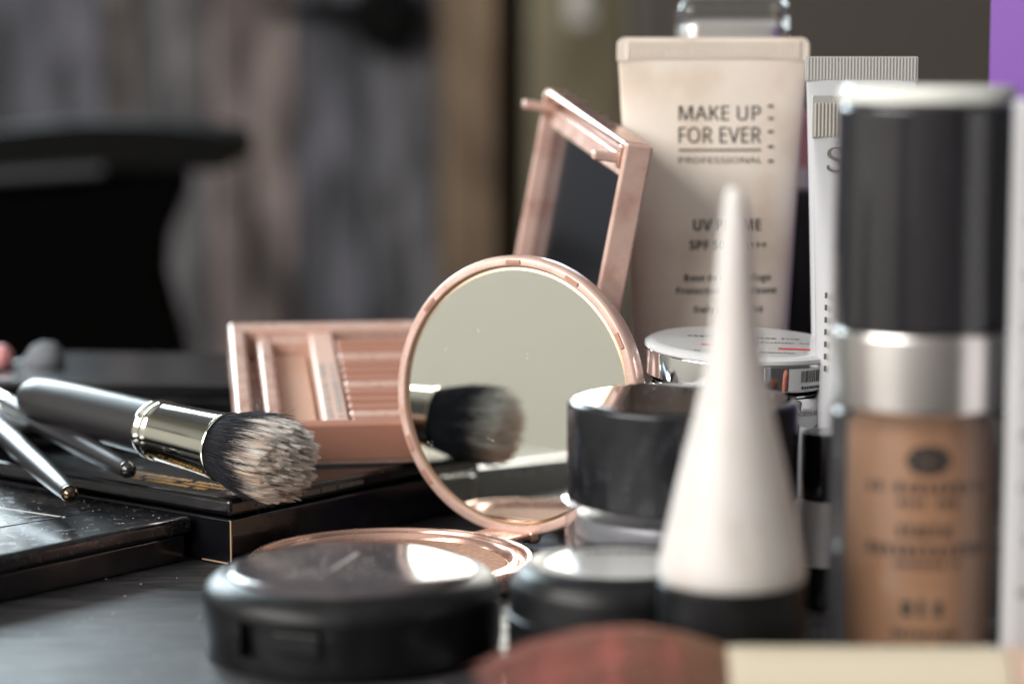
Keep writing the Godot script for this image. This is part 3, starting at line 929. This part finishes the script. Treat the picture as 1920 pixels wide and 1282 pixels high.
func black_jar() -> void:
	var r := 0.0318
	var o := thing("black_jar", "glossy black lidded jar with clear glass base, in front of the round mirror", "jar", Vector3(0.0464, 0.0003, -0.6445))
	part("base_glass", lathe_mesh([[0, 0], [r - 0.003, 0], [r - 0.001, 0.001], [r, 0.003], [r, 0.0285], [r + 0.0012, 0.0305], [r + 0.0010, 0.0318], [r - 0.0012, 0.0322]], 128), M.clear_wall, o)
	part("contents", lathe_mesh([[0, 0.003], [r - 0.006, 0.003], [r - 0.0028, 0.0065], [r - 0.0026, 0.0250], [r - 0.0034, 0.0278], [0, 0.0282]], 96), M.grey_cream, o)
	var lid := part("lid", lathe_mesh([[r - 0.0024, 0.0318], [r - 0.0008, 0.0320], [r - 0.0004, 0.0328], [r - 0.0004, 0.0578], [r - 0.0010, 0.0588], [r - 0.0018, 0.0592]], 128), M.jar_black, o)
	part("lid_top", lathe_mesh([[r - 0.0019, 0.0591], [r - 0.0024, 0.0594], [r - 0.004, 0.0593], [0, 0.0593]], 96), M.jar_top, lid)
	specks(lid, r * 0.9, 0.0593, 60, 0.00025)
	# clear plastic band with a grey streak below the contents
	part("glass_foot", lathe_mesh([[r - 0.0022, 0.0215], [r - 0.0022, 0.0228]], 96), M.chair_grey, o)

	var s := thing("small_black_capped_bottle", "small frosted bottle with black cap, between silver jar and foundation bottle", "bottle", Vector3(0.0872, 0.0003, -0.6535))
	part("body", lathe_mesh([[0, 0.0116], [0.0070, 0.0116], [0.0072, 0.012], [0.0072, 0.0285], [0.006, 0.0315], [0, 0.0315]], 48), mat("frosted", srgb(206, 203, 204), 0.4), s)
	part("cap", lathe_mesh([[0, 0.0300], [0.0071, 0.0300], [0.0073, 0.0306], [0.0073, 0.0478], [0.0068, 0.0486], [0, 0.0487]], 48), M.black_lacquer, s)
	part("foot", lathe_mesh([[0, 0], [0.0066, 0], [0.0073, 0.001], [0.0073, 0.0115], [0, 0.0116]], 48), M.black_lacquer, s)


func silver_jar() -> void:
	var b := Basis(Vector3.RIGHT, 0.045) * Basis(Vector3.BACK, -0.035)
	var r := 0.0302
	var o := thing("silver_jar", "mirror-bright silver jar with printed clear lid and barcode, before the beige tube", "jar", Vector3(0.0686, 0.0014, -0.7265), b)
	part("body", lathe_mesh([[0, 0], [r - 0.002, 0], [r - 0.0012, 0.001], [r - 0.0012, 0.0500], [r - 0.002, 0.0512], [r - 0.003, 0.0515], [r - 0.0034, 0.0525]], 128), M.silver, o)
	part("seal_band", lathe_mesh([[r - 0.0033, 0.0522], [r - 0.0018, 0.0526], [r - 0.0018, 0.0534], [r - 0.0033, 0.0538]], 128), M.chair_black, o)
	part("lid", lathe_mesh([[r - 0.003, 0.0536], [r - 0.0006, 0.0537], [r, 0.0543], [r, 0.0612], [r - 0.0004, 0.0618]], 128), M.silver, o)
	var top := part("lid_disc", lathe_mesh([[r - 0.0002, 0.0617], [r + 0.0003, 0.0622], [r + 0.0002, 0.0632], [r - 0.001, 0.0640], [r - 0.003, 0.0642], [0, 0.0642]], 128), M.label_white, o)
	var flat := func(px: float, py: float) -> Array: return [Vector3(px, 0.06432, -py), Vector3.UP]
	# rings of print round the disc
	unreadable_line(top, 0.034, 0.0022, func(px: float, py: float) -> Array: return flat.call(px, py + 0.006), M.ink_soft)
	unreadable_line(top, 0.026, 0.0016, func(px: float, py: float) -> Array: return flat.call(px + 0.006, py - 0.002), M.ink_soft)
	unreadable_line(top, 0.030, 0.0016, func(px: float, py: float) -> Array: return flat.call(px - 0.002, py - 0.020), M.ink_soft)
	part("red_print", patch(func(px: float, py: float) -> Array: return flat.call(px + 0.0135, py - 0.0125), 0.0095, 0.003, 2, 2), M.ink_red, top)
	part("red_print", patch(func(px: float, py: float) -> Array: return flat.call(px - 0.009, py - 0.0095), 0.010, 0.0022, 2, 2), M.ink_red, top)
	# barcode sticker on the lid's side
	var deg := 47.0
	part("barcode_label", patch(on_round(r + 0.00012, deg + 9.0, 0.0576), 0.0145, 0.0066), M.label_white, o)
	var s := Shape.new()
	var x := -0.0032
	while x < 0.0058:
		var w := rng.randf_range(0.00014, 0.00042)
		var q := on_round(r + 0.00022, deg + 9.0, 0.0583)
		var base := s.v.size()
		for c in [[x, -0.0016], [x + w, -0.0016], [x + w, 0.0019], [x, 0.0019]]:
			var pn: Array = q.call(c[0], c[1])
			s.vert(pn[0], pn[1])
		s.quad(base, base + 1, base + 2, base + 3)
		x += w + rng.randf_range(0.00016, 0.0004)
	part("barcode", s.mesh(), M.ink, o)
	unreadable_line(o, 0.0085, 0.0010, func(px: float, py: float) -> Array: return on_round(r + 0.00022, deg + 9.0, 0.0552).call(px + 0.0013, py), M.ink)
	# round-bottomed label below it
	var lab := Shape.new()
	var put := on_round(r - 0.0010, deg + 5.0, 0.0470)
	var mid: Array = put.call(0.0, 0.001)
	var ci := lab.vert(mid[0], mid[1])
	var ring := []
	for i in 41:
		var a := PI + PI * i / 40.0
		var pn: Array = put.call(0.0072 * cos(a), 0.0024 + 0.0068 * sin(a))
		ring.append(lab.vert(pn[0], pn[1]))
	for i in 40:
		lab.tri(ci, ring[i], ring[i + 1])
	lab.tri(ci, ring[40], ring[0])
	part("round_label", lab.mesh(), M.label_white, o)
	lettering(o, "NORTH ASIA", 0.0100, 0.0015, func(px: float, py: float) -> Array: return on_round(r - 0.0009, deg + 5.0, 0.0468).call(px, py + 26.0 * px * px), M.ink)


func white_cone() -> void:
	var o := thing("white_nozzle_bottle", "white pointed nozzle cap on a black bottle, in front of the beige tube", "bottle", Vector3(0.0512, 0.0003, -0.547))
	var prof := [[0.0165, 0.0312], [0.0170, 0.0320], [0.0171, 0.0340], [0.0168, 0.0360], [0.0161, 0.0395], [0.0146, 0.0465], [0.0130, 0.0538], [0.0112, 0.0615], [0.0092, 0.0695], [0.0072, 0.0785], [0.0059, 0.0865], [0.0050, 0.0945], [0.0044, 0.1025], [0.0039, 0.1095], [0.0033, 0.1145], [0.0028, 0.1185], [0.0022, 0.1215], [0.0014, 0.1227], [0, 0.1229]]
	var s := Shape.new()
	s.lathe(prof, 80)
	for i in s.v.size():    # the tip is cut at a slant
		var p := s.v[i]
		if p.y > 0.1135:
			s.v[i].y -= (p.x + 0.0025) * clampf((p.y - 0.1135) / 0.006, 0, 1) * 0.55
	part("nozzle", s.mesh(), M.white_plastic, o)
	part("body", lathe_mesh([[0, 0], [0.0155, 0], [0.0166, 0.001], [0.0171, 0.003], [0.0171, 0.0305], [0.0165, 0.0313], [0, 0.0314]], 80), M.compact_black, o)
	unreadable_line(o, 0.010, 0.0016, func(px: float, py: float) -> Array: return on_round(0.01665, 150.0, 0.036).call(px, py), M.label_grey)


# ------------------------------------------------------------------ tubes
func tube_shape(wb: float, wt: float, db: float, y0: float, y1: float, crimp: float, corner: float) -> ArrayMesh:
	# flattening from an oval at y0 to a flat seal at y1 + crimp
	var s := Shape.new()
	var seg := 96
	var rows := 40
	for j in rows + 1:
		var t := float(j) / rows
		var y := lerpf(y0, y1, t)
		var w := lerpf(wb, wt, pow(t, 1.15))
		var d := lerpf(db, 0.0012, pow(t, 1.25))
		for i in seg + 1:
			var a := TAU * i / seg
			var e := 0.85
			var p := Vector3(w * signf(cos(a)) * pow(absf(cos(a)), e), y, d * signf(sin(a)) * pow(absf(sin(a)), e))
			var q := Vector3(cos(a) / w, 0, sin(a) / d).normalized()
			q.y = (db - 0.0012) / (y1 - y0) * absf(sin(a))
			s.vert(p, q.normalized())
	for j in rows:
		for i in seg:
			var a := j * (seg + 1) + i
			s.quad(a, a + 1, a + seg + 2, a + seg + 1)
	return s.mesh()


func crimp_shape(half: float, hgt: float, corner: float, thick: float) -> ArrayMesh:
	var o := PackedVector2Array([Vector2(-half, 0), Vector2(half, 0)])
	for i in 7:
		var a := i / 6.0 * PI / 2
		o.append(Vector2(half - corner + corner * cos(a), hgt - corner + corner * sin(a)))
	for i in 7:
		var a := PI / 2 + i / 6.0 * PI / 2
		o.append(Vector2(-half + corner + corner * cos(a), hgt - corner + corner * sin(a)))
	var s := Shape.new()
	s.slab(o, -thick, thick)
	return s.mesh()


func beige_tube() -> void:
	var at := Vector3(0.0668, 0.0, -0.802)
	var o := thing("beige_tube", "beige squeeze tube with dark lettering, standing on its cap behind the jars", "tube", at, yaw(2))
	var y0 := 0.022
	var y1 := 0.1497
	var wb := 0.0245
	var wt := 0.0315
	var db := 0.0165
	part("cap", lathe_mesh([[0, 0], [0.0175, 0], [0.0182, 0.001], [0.0182, 0.0205], [0.0175, 0.0218], [0, 0.0220]], 64), M.black_lacquer, o)
	part("body", tube_shape(wb, wt, db, y0, y1, 0.007, 0.003), M.tube_beige, o)
	var seal := part("seal", crimp_shape(wt + 0.0004, 0.0078, 0.0028, 0.0010), M.tube_beige, o, Vector3(0, y1 - 0.0002, 0))
	for i in 58:    # fine vertical ribs pressed into the seal
		var x := -wt + 0.003 + i * (wt * 2 - 0.006) / 57.0
		part("crimp_rib", rbox_mesh(Vector3(0.0006, 0.0058, 0.0009), 0.0002), M.tube_beige, seal, Vector3(x, 0.0036, 0.0011))
	# ink, bent to the front of the tube
	var on := func(cx: float, cy: float) -> Callable:
		return func(px: float, py: float) -> Array:
			var y := cy + py
			var t := clampf((y - y0) / (y1 - y0), 0.0, 1.0)
			var w := lerpf(wb, wt, pow(t, 1.15))
			var d := lerpf(db, 0.0012, pow(t, 1.25))
			var x := cx + px
			var ca := pow(clampf(absf(x) / w, 0.0, 1.0), 1.0 / 0.85)
			var z := d * pow(sqrt(maxf(0.0, 1.0 - ca * ca)), 0.85)
			return [Vector3(x, y, z + 0.00022), Vector3(0, 0.1, 1).normalized()]
	# picture rows and columns of the lines, turned into metres on the tube
	var X := func(px: float) -> float: return (px - 1334.0) / 4500.0 * 0.797
	var Y := func(py: float) -> float: return 0.154 - 0.797 * tan(deg_to_rad(7.0) + atan((py - 641.0) / 4500.0))
	var k := 0.797 / 4500.0
	lettering(o, "MAKE UP", 154 * k, 27 * k, on.call(X.call(1345), Y.call(212)), M.ink, false)
	lettering(o, "FOR EVER", 155 * k, 29 * k, on.call(X.call(1345), Y.call(253)), M.ink, false)
	part("printed_rule", patch(on.call(X.call(1345), Y.call(281)), 155 * k, 4 * k), M.ink_soft, o)
	lettering(o, "PROFESSIONAL", 157 * k, 11 * k, on.call(X.call(1346), Y.call(300)), M.ink, false)
	for y in [199.0, 222.0, 247.0, 275.0, 302.0]:
		part("printed_dot", patch(on.call(X.call(1441), Y.call(y)), 10 * k, 5 * k, 2), M.ink if y != 222.0 else M.ink_soft, o)
	lettering(o, "UV PRIME", 128 * k, 21 * k, on.call(X.call(1358), Y.call(420)), M.ink, true)
	lettering(o, "SPF 50/PA+++", 146 * k, 17 * k, on.call(X.call(1360), Y.call(457)), M.ink, true)
	lettering(o, "Base de maquillage", 164 * k, 17 * k, on.call(X.call(1359), Y.call(519)), M.ink, true)
	lettering(o, "Protection quotidienne", 190 * k, 17 * k, on.call(X.call(1357), Y.call(543)), M.ink, true)
	lettering(o, "Daily protective", 130 * k, 17 * k, on.call(X.call(1360), Y.call(577)), M.ink, true)


func back_row() -> void:
	# the glass bottle whose shoulder shows over the beige tube
	var g := thing("glass_bottle", "thick clear glass bottle top with rounded shoulders, behind the beige tube", "bottle", Vector3(0.0792, 0, -0.872))
	part("glass", rbox_mesh(Vector3(0.0395, 0.172, 0.026), 0.006), M.thick_glass, g, Vector3(0, 0.0862, 0))
	part("liner", rbox_mesh(Vector3(0.034, 0.160, 0.019), 0.004), M.brushed_silver, g, Vector3(0, 0.0845, 0))

	# white tubes standing at the right of the beige one
	var w := thing("white_tube", "white squeeze tube with ribbed seal and black script, right of the beige tube", "tube", Vector3(0.1075, 0, -0.742), yaw(-4))
	part("cap", lathe_mesh([[0, 0], [0.013, 0], [0.0135, 0.001], [0.0135, 0.018], [0, 0.0185]], 48), M.crimp_white, w)
	part("body", tube_shape(0.0128, 0.0168, 0.0125, 0.018, 0.144, 0.006, 0.001), M.white_tube, w)
	var s2 := part("seal", crimp_shape(0.0171, 0.0074, 0.0004, 0.0010), M.crimp_white, w, Vector3(0, 0.1438, 0))
	for i in 34:
		part("crimp_rib", rbox_mesh(Vector3(0.0005, 0.0068, 0.0005), 0.0002), M.crimp_white, s2, Vector3(-0.0163 + i * 0.0326 / 33.0, 0.0037, 0.00105))
	var w2 := thing("slim_white_tube", "slimmer white tube in front of another, half hidden by the black bottle cap", "tube", Vector3(0.1042, 0, -0.705), yaw(3))
	part("cap", lathe_mesh([[0, 0], [0.011, 0], [0.0115, 0.001], [0.0115, 0.018], [0, 0.0185]], 48), M.crimp_white, w2)
	part("body", tube_shape(0.0130, 0.0162, 0.0125, 0.018, 0.1280, 0.006, 0.001), M.white_tube, w2)
	var s3 := part("seal", crimp_shape(0.0165, 0.0122, 0.0004, 0.0010), M.crimp_white, w2, Vector3(0, 0.1278, 0))
	for i in 30:
		part("crimp_rib", rbox_mesh(Vector3(0.0006, 0.0098, 0.0005), 0.0002), mat("rib_beige", srgb(180, 174, 164), 0.5) if i == 0 else M.rib_beige, s3, Vector3(-0.0155 + i * 0.031 / 29.0, 0.0052, 0.00105))
	lettering(w2, "S", 0.0054, 0.0072, func(px: float, py: float) -> Array: return [Vector3(-0.0098 + px, 0.1215 + py, 0.0030), Vector3(0, 0.1, 1)], M.ink_soft, false, "printed_text", "Droid Serif")
	for i in 7:
		part("printed_mark", rbox_mesh(Vector3(0.0008, 0.0017, 0.0002), 0.00005), M.ink_soft, w2, Vector3(-0.0126, 0.082 - i * 0.0036, 0.0062))

	# pink-capped bottle in the gap between the tubes
	var p := thing("pink_capped_bottle", "dark bottle with blurred pink cap, in the gap between the tubes", "bottle", Vector3(0.1085, 0, -0.90))
	part("body", lathe_mesh([[0, 0], [0.013, 0], [0.014, 0.002], [0.014, 0.098], [0.012, 0.102], [0, 0.102]], 48), M.cap_black, p)
	part("neck", lathe_mesh([[0, 0.102], [0.0105, 0.102], [0.0105, 0.110], [0, 0.110]], 48), M.brushed_silver, p)
	part("cap", lathe_mesh([[0, 0.110], [0.012, 0.110], [0.012, 0.128], [0.011, 0.13], [0, 0.13]], 48), M.pink, p)

	# purple box at the upper right
	var u := thing("purple_box", "bright purple carton standing at the upper right corner", "box", Vector3(0.1795, 0, -0.79), yaw(-24))
	part("carton", rbox_mesh(Vector3(0.04, 0.2, 0.03), 0.0006), M.purple, u, Vector3(0, 0.1, 0))
	part("flap", rbox_mesh(Vector3(0.0396, 0.0006, 0.0296), 0.0002), M.purple, u, Vector3(0, 0.2004, 0))

	# white carton cut off by the right edge
	var c := thing("white_carton", "white carton with small black print, cut by the right edge", "box", Vector3(0.1296, 0, -0.5355), yaw(-2))
	part("carton", rbox_mesh(Vector3(0.034, 0.1425, 0.012), 0.0008), mat("carton_white", srgb(196, 196, 199), 0.5), c, Vector3(0, 0.07125, 0))
	for i in 9:
		var y := 0.128 - i * 0.012
		unreadable_line(c, 0.012, 0.0016, func(px: float, py: float) -> Array: return [Vector3(-0.0095 + px, y + py, 0.00612), Vector3.BACK], M.ink_soft)
	var sl := thing("salmon_lipstick", "salmon lipstick bullet standing between foundation bottle and white carton", "lipstick", Vector3(0.1325, 0, -0.640))
	part("case", lathe_mesh([[0, 0], [0.0062, 0], [0.0066, 0.0008], [0.0066, 0.0165], [0, 0.0168]], 40), M.brushed_silver, sl)
	part("bullet", lathe_mesh([[0, 0.0165], [0.0056, 0.0165], [0.0056, 0.044], [0.0048, 0.0475], [0.002, 0.0495], [0, 0.0498]], 40), M.salmon, sl)


func foundation_bottle() -> void:
	var r := 0.0212
	var RI := 0.0112     # thick glass wall: it shows the liquid wider than it is
	var o := thing("foundation_bottle", "foundation bottle with black cap, silver collar and tan liquid in clear glass", "bottle", Vector3(0.0966, 0.0003, -0.561))
	part("glass", lathe_mesh([[0, 0], [r - 0.002, 0], [r - 0.0006, 0.0008], [r, 0.002], [r, 0.0692], [r - 0.001, 0.0702], [r - 0.003, 0.0704], [0, 0.0704]], 96), M.thick_glass, o)
	var liq := part("liquid", lathe_mesh([[0, 0.010], [0.0090, 0.010], [0.0108, 0.0118], [RI, 0.014], [RI, 0.0670], [0.0104, 0.0686], [0, 0.0688]], 96), M.liquid, o)
	part("collar", lathe_mesh([[r - 0.003, 0.0704], [r - 0.0002, 0.0706], [r + 0.0001, 0.0712], [r + 0.0001, 0.0872], [r - 0.0004, 0.0882], [r - 0.003, 0.0886]], 96), M.brushed_silver, o)
	part("cap", lathe_mesh([[0, 0.0886], [0.0203, 0.0886], [0.0207, 0.0892], [0.0205, 0.139], [0.0198, 0.1402], [0, 0.1404]], 96), M.cap_black, o)
	part("cap_shell", lathe_mesh([[r - 0.0003, 0.0888], [r, 0.0894], [r - 0.0003, 0.1400], [r - 0.001, 0.1408]], 96), M.clear_cap, o)
	part("cap_top", lathe_mesh([[0, 0.1405], [r - 0.0022, 0.1405], [r - 0.0008, 0.1412], [r - 0.0006, 0.1438], [r - 0.0016, 0.1450], [0, 0.1452]], 96), M.cap_pearl, o)
	# printed emblem: a rounded lozenge with a light centre
	var em := Shape.new()
	var put := on_round(RI + 0.0001, 90.0, 0.0590)
	for j in 6:
		for i in 49:
			var a := TAU * i / 48.0
			var k := (1.0 + 0.16 * cos(a * 2.0) + 0.06 * cos(a * 8.0)) * j / 5.0
			var pn: Array = put.call(0.0038 * k * cos(a), 0.0042 * k * sin(a))
			em.vert(pn[0], pn[1])
	for j in 5:
		for i in 48:
			em.quad(j * 49 + i, j * 49 + i + 1, (j + 1) * 49 + i + 1, (j + 1) * 49 + i)
	part("emblem", em.mesh(), M.logo, liq)
	part("emblem_centre", patch(on_round(RI + 0.00018, 90.0, 0.0587), 0.0007, 0.0006, 4), M.liquid, liq)
	var lines := [[0.0525, 0.026, 0.0028], [0.0490, 0.012, 0.0022], [0.0425, 0.0120, 0.0034], [0.0378, 0.026, 0.0030], [0.0345, 0.013, 0.0018], [0.0180, 0.013, 0.0018], [0.0150, 0.020, 0.0020]]
	for l in lines:
		unreadable_line(liq, l[1], l[2], on_round(RI + 0.0001, 90.0, l[0]), M.print_brown)
	for q in [[-0.0032, 0.0034], [0.0036, 0.0040]]:
		unreadable_line(liq, q[1], 0.0042, func(px: float, py: float) -> Array: return on_round(RI + 0.0001, 90.0, 0.0242).call(px + q[0], py), M.logo)


func crumbs() -> void:
	var s := Shape.new()
	for i in 260:
		var x := rng.randf_range(-0.16, 0.02)
		var z := rng.randf_range(-0.70, -0.52)
		var l := rng.randf_range(0.00006, 0.0003)
		s.rbox(Vector3(l, l * 0.7, l * rng.randf_range(1.0, 2.0)), l * 0.2, Transform3D(yaw(rng.randf() * 360.0), Vector3(x, l * 0.35, z)), 1)
	var o := part("powder_crumbs", s.mesh(), M.dust, self)
	o.set_meta("kind", "stuff")
	o.set_meta("label", "pale powder crumbs scattered on the black table")
	o.set_meta("category", "crumbs")
